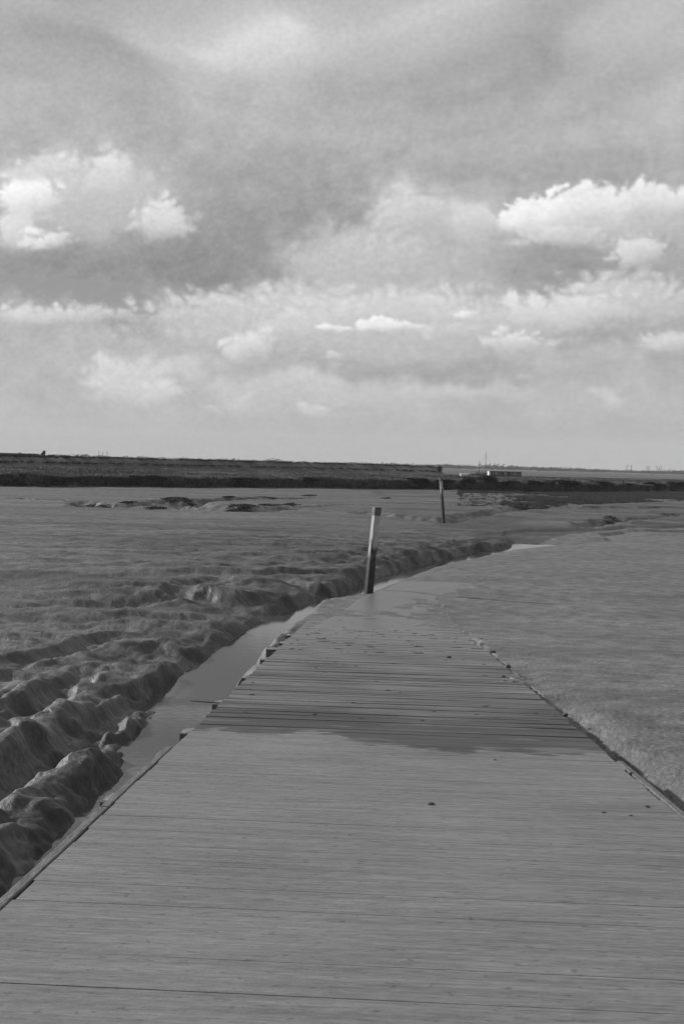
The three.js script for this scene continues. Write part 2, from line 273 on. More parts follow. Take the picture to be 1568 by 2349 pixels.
  if (s > 60) {
    const E = edgeLine(x, s), m = ss(-0.4, 1.6, s - E);
    // weed-dark flat at the right, in front of the marsh
    const weed = ss(20, 34, x + 6 * noise(s * 0.05, 2)) * ss(E - 62, E - 48, s) * ss(E - 3, E - 16, s - 4 * noise(x * 0.1, 5));
    shade = mix(shade, 0.045 + 0.02 * fbm(x * 0.4, s * 0.25, 3), weed * 0.85);
    if (m > 0) {
      const top = -1.0 + 0.16 * fbm(x * 0.12, s * 0.12, 3) + 0.12 * fbm(x * 0.6, s * 0.6, 3);
      h = mix(h, top, m);
      const band = 0.5 + 0.5 * fbm(x * 0.012, s * 0.04, 4) * 1.6;
      shade = mix(shade, mix(0.045, 0.115, ss(0.25, 0.8, band)) * (1 + 0.3 * fbm(x * 0.25, s * 0.12, 3)), m * ss(4, 14, s - E) * 0.999 + 0) ;
      if (s - E < 10) shade = mix(shade, 0.07, m * ss(14, 4, s - E));
    }
  }
  if (r > 2500) h = mix(h, -1, 1);
  return h;
}

// ---------------------------------------------------------------- mud, marsh and land: one sheet to the horizon
const mudBump = greyTexture(512, 512, (i, j) => 128 + 80 * tileNoise(i, j, 512, 26, 4) + 70 * tileNoise(j, i, 512, 9, 3) - 70 * Math.max(0, tileNoise(i + 90, j, 512, 40, 2)));
const mudGround = greyTexture(2048, 2048, (i, j) => 128 + 70 * tileNoise(i + 9, j, 2048, 100, 5) + 60 * tileNoise(j, i, 2048, 30, 3) - 90 * Math.max(0, tileNoise(i + 90, j, 2048, 140, 2)));
const mudRough = greyTexture(1024, 1024, (i, j) => 255 * (0.64 + 0.14 * tileNoise(i, j, 1024, 4, 4) + 0.12 * tileNoise(j, i, 1024, 60, 3)));
const mudMap = greyTexture(2048, 2048, (i, j) => { const f = tileNoise(j + 300, i, 2048, 44, 2); return 190 + 48 * tileNoise(i, j, 2048, 14, 5) + 60 * tileNoise(j, i + 77, 2048, 110, 4) - 150 * Math.max(0, f - 0.38); }, true);
{
  const ang = [], rad = [];
  const hw = 23.5 * Math.PI / 180, NC = 900;
  for (let a = -Math.PI; a < -hw - 0.02; a += Math.max(0.012, (-hw - a) * 0.16)) ang.push(a);
  for (let i = 0; i <= NC; i++) ang.push(-hw + 2 * hw * i / NC);
  const mirror = ang.filter((a) => a < -hw - 1e-6 && a > -Math.PI).map((a) => -a).sort((a, b) => a - b);
  ang.push(...mirror, Math.PI);
  let r = 0.6;
  while (r < 7500) {
    rad.push(r);
    const px = r * r / (961 * 3.4);
    r += r < 4.5 ? 0.12 : r < 26 ? Math.max(0.022, Math.min(px, 0.16)) : r < 60 ? 0.17 : r < 110 ? 0.42 : r < 230 ? 0.8 : r * 0.03;
  }
  const na = ang.length, nr = rad.length, pos = new Float32Array(na * nr * 3), uv = new Float32Array(na * nr * 2), col = new Float32Array(na * nr * 3);
  let k = 0;
  for (let j = 0; j < nr; j++) for (let i = 0; i < na; i++, k++) {
    const x = Math.sin(ang[i]) * rad[j], s = Math.cos(ang[i]) * rad[j];
    const h = ground(x, s);
    pos[k * 3] = x; pos[k * 3 + 1] = h; pos[k * 3 + 2] = -s; uv[k * 2] = (x + h * 1.2) / 6; uv[k * 2 + 1] = (s - h * 0.7) / 6;
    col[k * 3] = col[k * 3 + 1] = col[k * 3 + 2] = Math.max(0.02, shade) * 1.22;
  }
  const idx = new Uint32Array((na - 1) * (nr - 1) * 6); let m = 0;
  for (let j = 0; j < nr - 1; j++) for (let i = 0; i < na - 1; i++) { const a = j * na + i, b = a + 1, c = a + na, e = c + 1; idx[m++] = a; idx[m++] = b; idx[m++] = e; idx[m++] = a; idx[m++] = e; idx[m++] = c; }
  const g = new THREE.BufferGeometry();
  g.setAttribute('position', new THREE.BufferAttribute(pos, 3)); g.setAttribute('uv', new THREE.BufferAttribute(uv, 2)); g.setAttribute('color', new THREE.BufferAttribute(col, 3));
  g.setIndex(new THREE.BufferAttribute(idx, 1)); g.computeVertexNormals();
  const mat = new THREE.MeshStandardMaterial({ color: 0xffffff, vertexColors: true, map: mudMap, roughness: 1, roughnessMap: mudRough, bumpMap: mudGround, bumpScale: 0.016 });
  tag(mesh('mudflat', g, mat), 'wet grey tidal mud with rills, banks and salt marsh beyond', null, null, 'structure');
  console.log('ground', na, nr, na * nr * 2);
}
// a glossy film of water left on the mud and the last planks round the foot of the near post
{
  const pos = [], idx = [], NX = 90, NT = 150;
  for (let j = 0; j <= NT; j++) for (let i = 0; i <= NX; i++) {
    const l = mix(LEFT - 0.1, RIGHT + 1.4, i / NX), t = mix(15.5, 34, j / NT), [x, s] = fromRamp(l, t);
    const rim = Math.min(ss(LEFT - 0.1, LEFT + 0.5, l), ss(RIGHT + 1.4, RIGHT - 1.6, l), ss(15.5, 22, t), ss(34, 29.5, t)) + 0.5 * fbm(l * 1.2, t * 0.9, 4);
    const cr = nearest(MAIN, x, s), edge = (cr.d > 0 ? -1 : 1) * Math.abs(cr.d) - cr.w;
    const lev = Math.max(smax(-SLOPE * t, -2.44, 0.25) + (t < DECK_END ? 0 : 0.015), t < DECK_END ? -SLOPE * t : -9);
    pos.push(x, lev + mix(-0.05, 0.012, Math.min(1, Math.max(0, rim))) - 0.6 * ss(1.1, 0.2, edge), -s);
  }
  for (let j = 0; j < NT; j++) for (let i = 0; i < NX; i++) { const a = j * (NX + 1) + i, c = a + NX + 1; idx.push(a, a + 1, c + 1, a, c + 1, c); }
  const g = new THREE.BufferGeometry(); g.setAttribute('position', new THREE.Float32BufferAttribute(pos, 3)); g.setIndex(idx); g.computeVertexNormals();
  tag(mesh('wet_film', g, new THREE.MeshStandardMaterial({ color: grey(0.1), roughness: 0.37, bumpMap: null })), 'glossy wet film over the mud at the foot of the near post', null, null, 'structure');
}
// water in the creek
{
  const pts = MAIN.slice(1), curve = new THREE.CatmullRomCurve3(pts.map(([x, s, w]) => new THREE.Vector3(x, w, -s)), false, 'centripetal');
  const N = 260, M = 6, pos = [], idx = [];
  for (let j = 0; j <= N; j++) {
    const p = curve.getPoint(j / N), tg = curve.getTangent(j / N), nx = -tg.z, nz = tg.x, q = Math.hypot(nx, nz) || 1, w = p.y + 0.5;
    for (let i = 0; i <= M; i++) { const a = (i / M * 2 - 1) * w, x = p.x + nx / q * a, z = p.z + nz / q * a; pos.push(x, water(toRamp(x, -z)[1]), z); }
  }
  for (let j = 0; j < N; j++) for (let i = 0; i < M; i++) { const a = j * (M + 1) + i, c = a + M + 1; idx.push(a, a + 1, c + 1, a, c + 1, c); }
  const g = new THREE.BufferGeometry(); g.setAttribute('position', new THREE.Float32BufferAttribute(pos, 3)); g.setIndex(idx); g.computeVertexNormals();
  const uv = []; for (let i = 0; i < pos.length; i += 3) uv.push(pos[i] / 1.3, pos[i + 2] / 1.3); g.setAttribute('uv', new THREE.Float32BufferAttribute(uv, 2));
  const ripple = greyTexture(256, 256, (i, j) => 128 + 90 * tileNoise(i, j, 256, 8, 3));
  tag(mesh('creek_water', g, new THREE.MeshPhysicalMaterial({ color: grey(0.055), roughness: 0.07, ior: 1.33, bumpMap: ripple, bumpScale: 0.0013 })), 'shallow murky water in the creek beside the slipway', null, null, 'structure');
}

// ---------------------------------------------------------------- slipway of planks on cross beams
{
  const slip = thing('slipway', 0, 0, 0, -HEAD);       // its children use (across, up, -along)
  tag(slip, 'wide plank slipway sloping down into the mud in the foreground', 'slipway');
  const WID = RIGHT - LEFT;
  // colour and gloss of the deck, two sheets: near and far part
  const wetEdge = (l, t) => t - (8.15 + 0.7 * fbm(l * 1.3 + 2, t * 0.8, 4) + 0.22 * noise(l * 0.7, 3.1) + 0.35 * fbm(l * 4, t * 16, 3) - 0.14 * l + 0.25 * fbm(l * 3, t * 6, 3));
  const look = (l, t) => {
    const g1 = fbm(l * 0.9, t * 14, 3), g2 = fbm(l * 5, t * 60, 3), sp = fbm(l * 12, t * 34, 3), pat = fbm(l * 0.8 + 7, t * 1.1, 4);
    const we = wetEdge(l, t), wet = ss(0, 0.14, we) * ss(2.4 + 0.6 * noise(l * 0.8, 1.7) + l * 0.25, 0.6, we + 0.5 * g1);
    const film = Math.max(ss(0.08, -0.06, we), ss(12.5, 17.5, t + 2.6 * pat)), bare = 1 - film;
    let a = 0.145 + 0.03 * pat + 0.028 * sp + 0.05 * g1 + 0.045 * g2 + 0.03 * fbm(l * 9, t * 130, 2) + 0.025 * fbm(l * 70, t * 90, 2);
    const wood = 0.105 + 0.1 * g1 + 0.06 * g2 + 0.05 * pat;
    a = mix(a, wood, bare * 0.9);
    a = mix(a, 0.043 + 0.03 * g1 + 0.02 * pat, wet * 0.9);
    const island = ss(0.2, 0.3, fbm(l * 0.9 + 4, t * 5, 4)) * wet; a = mix(a, 0.12, island * 0.8);
    const speck = fbm(l * 14 + 3, t * 30, 2); if (speck > 0.36) a *= 0.7;
    return [a, mix(mix(0.78, 0.62, bare), 0.42, ss(14, 19, t)) - 0.04 * wet + 0.1 * g1];
  };
  const deckMat = (t0, t1, W, H) => {
    const rgh = new Uint8Array(W * H);
    const map = greyTexture(W, H, (i, j) => { const [a, b] = look(LEFT + WID * (i + 0.5) / W, t0 + (t1 - t0) * (j + 0.5) / H); rgh[j * W + i] = Math.max(30, Math.min(255, b * 255)); return toS(Math.max(0.03, a)); }, true);
    const rmap = greyTexture(W, H, (i, j) => rgh[j * W + i]);
    map.wrapS = map.wrapT = rmap.wrapS = rmap.wrapT = THREE.ClampToEdgeWrapping;
    const bmp = greyTexture(W, H, (i, j) => { const l = LEFT + WID * i / W, t = t0 + (t1 - t0) * j / H; return 128 + 65 * fbm(l * 2.2, t * 34, 3) + 45 * fbm(l * 12, t * 50, 3); });
    bmp.wrapS = bmp.wrapT = THREE.ClampToEdgeWrapping;
    return new THREE.MeshStandardMaterial({ map, vertexColors: true, roughness: 1, roughnessMap: rmap, bumpMap: bmp, bumpScale: 0.012 });
  };
  const zones = [[0, 9, deckMat(0, 9, 1024, 2048)], [9, 26.2, deckMat(9, 26.2, 1024, 2048)]];
  const plank = (len, w, th, ch, seg = 5) => {          // along x, chamfered top, y = 0 at the top face
    const prof = [[-w / 2, -th], [-w / 2, -ch], [-w / 2 + ch, 0], [w / 2 - ch, 0], [w / 2, -ch], [w / 2, -th]], pos = [], idx = [];
    for (let i = 0; i <= seg; i++) for (const [z, y] of prof) pos.push(-len / 2 + len * i / seg, y, z);
    for (let i = 0; i < seg; i++) for (let k = 0; k < 6; k++) { const a = i * 6 + k, b = i * 6 + (k + 1) % 6; idx.push(a, a + 6, b, b, a + 6, b + 6); }
    for (const o of [0, seg * 6]) for (let k = 1; k < 5; k++) o ? idx.push(o, o + k, o + k + 1) : idx.push(o, o + k + 1, o + k);
    const g = new THREE.BufferGeometry(); g.setAttribute('position', new THREE.Float32BufferAttribute(pos, 3)); g.setIndex(idx); return g;
  };
  let t = 0.5; const z14 = (q) => rr(0.003, 0.011) * mix(1, 0.2, ss(10.5, 15, q));
  while (t < DECK_END) {
    const close = t < 8.3, w = close ? rr(0.24, 0.32) : rr(0.09, 0.19), gap = close ? 0.002 : z14(t), tn = close ? 1 : rr(0.72, 1.12) * 0.5 + 0.5 * mix(rr(0.75, 1.1), 1, ss(13, 18, t));
    const g = toCreasedNormals(plank(WID + rr(-0.03, 0.0), w, 0.07, close ? 0.0012 : rr(0.004, 0.01)), 0.6), p = g.attributes.position, z0 = t + w / 2;
    const dy = close ? rr(-0.0006, 0.0006) : rr(-0.006, 0.004), roll = close ? 0 : rr(-0.012, 0.012), yaw = rr(-0.0012, 0.0012), sag = close ? 0 : rr(-0.003, 0.003), off = rr(-0.012, 0.012);
    const zone = zones[z0 < 9 ? 0 : 1], uv = new Float32Array(p.count * 2);
    for (let i = 0; i < p.count; i++) {
      const x = p.getX(i), z = p.getZ(i), X = (LEFT + RIGHT) / 2 + off + x, T = z0 - z + x * yaw;
      p.setXYZ(i, X, -SLOPE * T + p.getY(i) + dy + z * roll + sag * Math.cos(x * 1.4), -T);
      uv[i * 2] = (X - LEFT) / WID; uv[i * 2 + 1] = (T - zone[0]) / (zone[1] - zone[0]);
    }
    g.setAttribute('uv', new THREE.BufferAttribute(uv, 2)); g.setAttribute('color', new THREE.BufferAttribute(new Float32Array(p.count * 3).fill(tn), 3)); g.computeBoundingSphere();
    mesh('plank', g, zone[2], slip);
    t += w + gap;
  }
  // cross beams under the planks, their ends standing out at the left
  const beamMap = greyTexture(256, 256, (i, j) => toS(0.085 + 0.05 * tileNoise(i, j, 256, 9, 4) + 0.03 * tileNoise(i * 0.2, j, 256, 30, 2)), true);
  const beamMat = new THREE.MeshStandardMaterial({ map: beamMap, roughness: 0.62, bumpMap: mudBump, bumpScale: 0.008 });
  const mudMat = new THREE.MeshStandardMaterial({ color: grey(0.17), roughness: 0.55, bumpMap: mudBump, bumpScale: 0.015 });
  const drop = 0.085;
  for (const [u, v] of [[229, 1841], [380, 1738], [453, 1685], [511, 1617], [556, 1556], [596, 1514], [610, 1490], [640, 1476], [655, 1458], [679, 1436], [763, 1391]]) {
    const dv = ray(u, v), tt = dv.x * SH - dv.z * CH, kk = (EYE + drop) / (-dv.y - SLOPE * tt), [L0, T] = toRamp(dv.x * kk, -dv.z * kk), out = Math.max(0.15, LEFT - L0), len = WID + out - 0.04, cx = (LEFT - out + RIGHT - 0.04) / 2;
    const b = mesh('beam', box(len, 0.3, 0.2).toNonIndexed(), beamMat, slip); b.geometry.computeVertexNormals();
    b.position.set(cx, -SLOPE * T - drop - 0.15, -T - 0.1); b.rotation.x = -0.02;
    const cap = new THREE.SphereGeometry(0.1, 14, 8); cap.scale(out * 5, 0.16, 1.0); const c = cap.attributes.position;
    for (let i = 0; i < c.count; i++) { const n = 1 + 0.35 * noise(c.getX(i) * 12 + u, c.getZ(i) * 12); c.setXYZ(i, c.getX(i) * n, c.getY(i) * n, c.getZ(i) * n); }
    cap.computeVertexNormals(); const cm = mesh('mud_crust', cap, mudMat, b); cm.position.set(-len / 2 + out * 0.55, 0.148, 0);
  }
  // edging boards nailed along both sides of the near part
  const edgeMat = new THREE.MeshStandardMaterial({ color: grey(0.2), roughness: 0.7, map: mudMap, bumpMap: mudBump, bumpScale: 0.006 });
  for (const [x, t0, t1, w] of [[LEFT - 0.03, 0.5, 3.2, 0.055], [LEFT - 0.03, 3.22, 5.75, 0.055], [LEFT - 0.03, 5.77, 7.62, 0.055], [RIGHT + 0.025, 0.5, 3.6, 0.05], [RIGHT + 0.025, 3.62, 5.9, 0.05], [RIGHT + 0.025, 5.92, 7.7, 0.05]]) {
    const g = toCreasedNormals(plank(t1 - t0, w, 0.11, 0.006, 6), 0.6); g.rotateY(Math.PI / 2);
    const p = g.attributes.position, uv = [];
    for (let i = 0; i < p.count; i++) { const T = (t0 + t1) / 2 - p.getZ(i); p.setXYZ(i, x + p.getX(i) + 0.006 * noise(T * 1.3, x), -SLOPE * T + 0.006 + p.getY(i), -T); uv.push(p.getX(i) * 2, T * 0.8); }
    g.setAttribute('uv', new THREE.Float32BufferAttribute(uv, 2)); g.computeBoundingSphere();
    mesh('edge_board', g, edgeMat, slip);
  }
}

// clods of mud, weed scraps, and dark lumps added for right-edge gaps
function clod(r, k) {
  const g = mergeVertices(new THREE.IcosahedronGeometry(r, 2).deleteAttribute('normal').deleteAttribute('uv')), p = g.attributes.position;
  for (let i = 0; i < p.count; i++) { const n = 1 + 0.45 * noise(p.getX(i) / r * 1.3 + k, p.getZ(i) / r * 1.3 + p.getY(i) / r); p.setXYZ(i, p.getX(i) * n * 1.25, p.getY(i) * n * 0.7, p.getZ(i) * n); }
  g.computeVertexNormals(); return g;
}
const clodMat = new THREE.MeshStandardMaterial({ color: grey(0.045), roughness: 0.7 });
const spots = [[988, 1846, 8, 'dark clod of mud near the bottom middle of the slipway'], [1028, 1509, 7, 'dark clod of mud on the right of the far planks'], [1152, 1553, 7, 'dark clod of mud just left of the slipway right edge'], [1128, 1497, 11, 'added dark lump standing for a gap at the top end of the slipway right edge'], [1162, 1531, 12, 'large added dark lump standing for a gap on the slipway right edge'], [1296, 1641, 11, 'added dark lump standing for a gap where the wet band meets the right edge'], [1482, 1851, 6, 'small dark clod by the edging board at lower right'], [1446, 1775, 6, 'flat dark scrap beside the right edging board']];
spots.forEach(([u, v, r, label], i) => {
  const [l, t] = onDeck(u, v), [x, s] = fromRamp(l, t), R = r / F * t * (r > 10 ? 0.55 : 0.8);
  const o = tag(mesh('clod_and_gap_lump', clod(R, i * 3.1), clodMat), label, 'mud clod', 'clods of mud on the slipway');
  o.position.set(x, -SLOPE * t + R * 0.2, -s); o.rotation.y = i;
});
{
  const scraps = [];
  for (let i = 0; i < 150; i++) {
    const t = 4 + 22 * Math.pow(rnd(), 0.7), l = rr(LEFT + 0.1, RIGHT - 0.05), dense = ss(8, 10, t) * 0.7 + 0.3;
    if (rnd() > dense) continue;
    const r = rr(0.004, 0.011) * (t > 9 ? 1.3 : 1), g = clod(r, i), [x, s] = fromRamp(l, t);
    g.scale(rr(1, 3.2), 0.6, 1); g.rotateY(rr(-0.4, 0.4)); g.translate(x, -SLOPE * t + r * 0.2 + 0.002, -s); scraps.push(g);
  }
  for (let i = 0; i < 40; i++) {                        // the strandline of weed across the far planks
    const t = mix(15.8, 21, rnd()) , l = rr(LEFT + 0.3, RIGHT + 0.3), r = rr(0.012, 0.024), g = clod(r, i * 2.2), [x, s] = fromRamp(l, t);
    g.scale(rr(1.5, 5), 0.4, 1); g.rotateY(rr(-0.2, 0.2)); g.translate(x, Math.max(-SLOPE * t, ground(x, s)) + r * 0.1, -s); scraps.push(g);
  }
  tag(mesh('weed_scraps', mergeGeometries(scraps), clodMat), 'small dark scraps of weed and mud strewn over the planks', 'seaweed', null, 'stuff');
}
{ // thin rod standing out from the left edge
  const [l, t] = onDeck(540, 1608), a = fromRamp(LEFT + 0.02, t), b = fromRamp(LEFT - 0.34, t + 0.02), y = -SLOPE * t - 0.03;
  const g = bar([a[0], y, -a[1]], [b[0], y + 0.01, -b[1]], 0.008, 0.006, 8);
  tag(mesh('stick', g, new THREE.MeshStandardMaterial({ color: grey(0.05), roughness: 0.7 })), 'thin dark stick sticking out over the channel from the slipway left edge', 'stick');
}

// ---------------------------------------------------------------- marker posts
function post(u0, v0, u1, v1, y, r, label, cut) {
  const [x, s] = onLevel(u0, v0, y), top = atDist(u1, v1, s), base = new THREE.Vector3(x, ground(x, s), -s), tip = new THREE.Vector3(...top);
  const L = tip.distanceTo(base), o = thing('marker_post', base.x, base.y, base.z);
  o.quaternion.setFromUnitVectors(new THREE.Vector3(0, 1, 0), tip.clone().sub(base).normalize());
  tag(o, label, 'marker post', 'marker posts along the creek');
  // weathered pale wood above, dark weed and slime below the tide line with a ragged edge
  const map = greyTexture(128, 512, (i, j) => {
    const a = i / 128, hgt = j / 512, rag = hgt - cut - 0.3 * tileNoise(i * 2, j * 0.5, 256, 6, 4) - 0.1 * noise(Math.cos(a * 6.283) * 1.5, Math.sin(a * 6.283) * 1.5);
    const w = 0.34 + 0.14 * tileNoise(i * 2, j * 0.25, 256, 20, 3), dk = 0.026 + 0.014 * tileNoise(i * 2, j, 512, 20, 3);
    return toS(mix(dk, w, ss(-0.1, 0.13, rag)));
  }, true);
  const mat = new THREE.MeshStandardMaterial({ map, roughness: 0.5, bumpMap: mudBump, bumpScale: 0.004 });
  const capH = 0.27, turn = 0.52;
  const squared = (side, y0, y1, rings, taper, lidded) => {       // squared timber with eased edges, turned so that two faces show
    const pos = [], uv = [], idx = [], C = 20;
    for (let k = 0; k <= rings; k++) for (let i = 0; i <= C; i++) {
      const a = i / C * 6.2832, c = Math.cos(a), q = Math.sin(a), e = 1 / Math.pow(Math.pow(Math.abs(c), 14) + Math.pow(Math.abs(q), 14), 1 / 14), f = k / rings;
      const w = side / 2 * e * mix(taper, 1, f) * (1 + 0.02 * noise(f * 7 + side * 40, c * 0.8)), th = a + Math.PI / 4 * 0 - turn;
      pos.push(Math.cos(th) * w, mix(y0, y1, f), Math.sin(th) * w); uv.push(i / C, f);
    }
    for (let k = 0; k < rings; k++) for (let i = 0; i < C; i++) { const b = k * (C + 1) + i, d = b + C + 1; idx.push(b, d, d + 1, b, d + 1, b + 1); }
    if (lidded) { const n = pos.length / 3; pos.push(0, y1 + 0.006, 0); uv.push(0.5, 1); for (let i = 0; i < C; i++) idx.push(n, rings * (C + 1) + i + 1, rings * (C + 1) + i); }
    const g = new THREE.BufferGeometry(); g.setAttribute('position', new THREE.Float32BufferAttribute(pos, 3)); g.setAttribute('uv', new THREE.Float32BufferAttribute(uv, 2)); g.setIndex(idx);
    return toCreasedNormals(g, 0.5);
  };
  mesh('shaft', squared(r * 1.72, -0.5, L - capH * 0.7, 24, 1.14), mat, o);
  tag(mesh('cap', squared(r * 1.98, L - capH, L, 4, 0.97, true), new THREE.MeshStandardMaterial({ color: grey(0.17), roughness: 0.5, map: mudMap, bumpMap: mudBump, bumpScale: 0.004 }), o), 'sleeve cap round the top of the post');
  return o;
}
post(845, 1351, 864, 1163, -2.44, 0.128, 'nearer leaning marker post at the foot of the slipway', 0.6);
post(1018, 1201, 1010, 1095, -2.35, 0.1, 'farther thin marker post leaning left at the creek bend', 0.8);

// ---------------------------------------------------------------- salt marsh plants
const leafMat = (v) => new THREE.MeshStandardMaterial({ color: grey(v), roughness: 0.9, side: THREE.DoubleSide });
{
  const blades = [], up = [];
  for (let i = 0; i < 16; i++) {
    const a = rr(0, 6.283), b = rr(0.05, 0.4), w = rr(0.02, 0.05), h = rr(0.5, 1), x = Math.cos(a) * b * 0.5, z = Math.sin(a) * b * 0.5, px = -Math.sin(a) * w, pz = Math.cos(a) * w;
    blades.push(x - px, 0, z - pz, x + px, 0, z + pz, x + Math.cos(a) * b * 0.9, h, z + Math.sin(a) * b * 0.9);
  }
  const g = new THREE.BufferGeometry(); g.setAttribute('position', new THREE.Float32BufferAttribute(blades, 3)); g.computeVertexNormals();
  const N = 52000, im = new THREE.InstancedMesh(g, leafMat(1), N), m = new THREE.Matrix4(), q = new THREE.Quaternion(), Y = new THREE.Vector3(0, 1, 0);
  let n = 0;
  while (n < N) {
    const k = rr(-0.42, 0.42), E = edgeAt(k), front = rnd() < 0.42, s = front ? E + rr(-1, 9) + 3 * noise(k * E / 9, 3.3) : E + 6 + 170 * rnd() ** 1.5, x = k * s;
    const near = s - edgeLine(x, s); if (near < 0.2) continue;
    const clump = fbm(x * 0.09, s * 0.03, 3); if (!front && clump < -0.18 && rnd() < 0.8) continue;
    const hgt = front ? rr(0.35, 0.75) * (1 + 0.7 * noise(x * 0.16, s * 0.1)) * (k > -0.05 ? 1.15 : 1) : rr(0.2, 0.42) + 0.3 * Math.max(0, clump), wd = rr(1.2, 2.4);
    m.compose(new THREE.Vector3(x, ground(x, s) - 0.05, -s), q.setFromAxisAngle(Y, rr(0, 6.283)), new THREE.Vector3(wd, hgt, wd)); im.setMatrixAt(n, m);
    im.setColorAt(n, grey(front && near < 7 ? rr(0.09, 0.2) : mix(0.05, 0.19, ss(-0.15, 0.55, clump + fbm(x * 0.02, s * 0.08, 2))) * rr(0.75, 1.25))); n++;
  }
  im.name = 'saltmarsh_grass'; im.castShadow = im.receiveShadow = true; scene.add(im);
  tag(im, 'dark rough grass covering the salt marsh behind the mud', 'grass', null, 'stuff');
}
{
  const tri = [];
  for (let i = 0; i < 12; i++) { const a = rr(0, 6.283), b = rr(0, 0.3), x = Math.cos(a) * b, z = Math.sin(a) * b, w = rr(0.03, 0.07), c = rr(0, 6.283); tri.push(x - w * Math.cos(c), 0, z - w * Math.sin(c), x + w * Math.cos(c), 0, z + w * Math.sin(c), x * 1.2, rr(0.5, 1), z * 1.2); }
  const g = new THREE.BufferGeometry(); g.setAttribute('position', new THREE.Float32BufferAttribute(tri, 3)); g.computeVertexNormals();
  const N = 26000, im = new THREE.InstancedMesh(g, leafMat(1), N), m = new THREE.Matrix4(), q = new THREE.Quaternion(), Y = new THREE.Vector3(0, 1, 0);
  for (let n = 0; n < N;) {
    const k = rr(0.12, 0.42), E = edgeAt(k), s = E - rr(4, 64), x = k * s;
    if (0.5 + 0.9 * noise(x * 0.09, s * 0.05) + 0.4 * noise(x * 0.5, s * 0.3) < 0.85 - 0.9 * ss(0.13, 0.24, k) + 0.5 * ss(42, 62, E - s) + 0.3 * ss(10, 4, E - s)) { if (rnd() < 0.97) continue; }
    m.compose(new THREE.Vector3(x, ground(x, s) - 0.01, -s), q.setFromAxisAngle(Y, rr(0, 6.283)), new THREE.Vector3(1.3, rr(0.08, 0.2), 1.3)); im.setMatrixAt(n, m); im.setColorAt(n, grey(rr(0.035, 0.075))); n++;
  }
  im.name = 'glasswort'; im.castShadow = im.receiveShadow = true; scene.add(im);
  tag(im, 'low dark weed covering the flat at the right before the marsh', 'weed', null, 'stuff');
}
{  // dark clumps added in place of shade on the far creek scarps
  const tri = []; for (let i = 0; i < 26; i++) { const a = rr(0, 6.283), b = Math.sqrt(rnd()) * 0.55, x = Math.cos(a) * b, z = Math.sin(a) * b, w = rr(0.05, 0.14), c = rr(0, 6.283), y = rr(0, 0.5); tri.push(x - w * Math.cos(c), y * 0.4, z - w * Math.sin(c), x + w * Math.cos(c), y * 0.5, z + w * Math.sin(c), x * 1.25 + w * Math.sin(c), y + rr(0.1, 0.5), z * 1.25); }
  const g = new THREE.BufferGeometry(); g.setAttribute('position', new THREE.Float32BufferAttribute(tri, 3)); g.computeVertexNormals();
  const pts = [], m = new THREE.Matrix4(), q = new THREE.Quaternion(), Y = new THREE.Vector3(0, 1, 0);
  for (const [u, v, w, d, n] of [[212, 1163, 22, 7, 60], [240, 1164, 14, 4, 24], [292, 1160, 18, 3, 20], [360, 1175, 16, 3, 20], [402, 1150, 28, 4, 60], [432, 1153, 18, 3, 30], [480, 1175, 30, 4, 50], [556, 1170, 34, 6, 80], [622, 1165, 26, 3, 36], [668, 1163, 12, 3, 20], [524, 1146, 10, 2, 12], [598, 1145, 10, 2, 12], [624, 1147, 16, 2, 16], [705, 1141, 14, 2, 14], [885, 1146, 9, 2, 8], [1396, 1196, 12, 6, 26], [1000, 1200, 26, 3, 30]])
    for (let i = 0; i < n * 2.2; i++) { const a = rr(0, 6.283), b = rnd() ** 0.8, [x, s] = onLevel(u + Math.cos(a) * b * w, v + Math.sin(a) * b * d, -2.3); const k = rr(0.2, 0.75); m.compose(new THREE.Vector3(x, ground(x, s) - 0.02, -s), q.setFromAxisAngle(Y, rr(0, 6.283)), new THREE.Vector3(k * 1.1, k * rr(0.12, 0.32), k)); pts.push(m.clone()); }
  const im = new THREE.InstancedMesh(g, leafMat(0.03), pts.length); pts.forEach((p, i) => im.setMatrixAt(i, p));
  im.name = 'hollow_shade_clumps'; im.castShadow = im.receiveShadow = true; scene.add(im);
  tag(im, 'dark clumps added in the far creek hollows to stand for shade', 'seaweed', null, 'stuff');
}
function bush(w, h, d, n, leaf) {                       // leaf-sized faces through the volume of a few lobes
  const pos = [], lobes = [];
  for (let i = 0; i < 7; i++) lobes.push([rr(-0.36, 0.36) * w, rr(0.25, 0.62) * h, rr(-0.3, 0.3) * d, rr(0.3, 0.5)]);
  for (let i = 0; i < n; i++) {
    const L = lobes[i % 7], a = rr(0, 6.283), c = rr(-0.9, 1), q = Math.sqrt(1 - c * c), k = L[3] * Math.cbrt(rr(0.25, 1));
    const x = L[0] + Math.cos(a) * q * k * w * 0.6, y = Math.max(0.02, L[1] + c * k * h * 0.85), z = L[2] + Math.sin(a) * q * k * d * 0.6;
    const ax = rr(0, 6.283), f = rr(0.6, 1.3) * leaf;
    for (let m = 0; m < 3; m++) { const b = ax + m * 2.1; pos.push(x + Math.cos(b) * f, y + Math.sin(b + c) * f * 0.8, z + Math.sin(b) * f); }
  }
  const g = new THREE.BufferGeometry(); g.setAttribute('position', new THREE.Float32BufferAttribute(pos, 3)); g.computeVertexNormals(); return g;
}
function stems(w, h, n) { const a = []; for (let i = 0; i < n; i++) { const x = rr(-0.3, 0.3) * w; a.push(bar([0, -0.2, 0], [x, h * 0.7, rr(-0.2, 0.2)], 0.05, 0.02, 5)); } return mergeGeometries(a); }
const darkLeaf = leafMat(0.07), stemMat = leafMat(0.03);
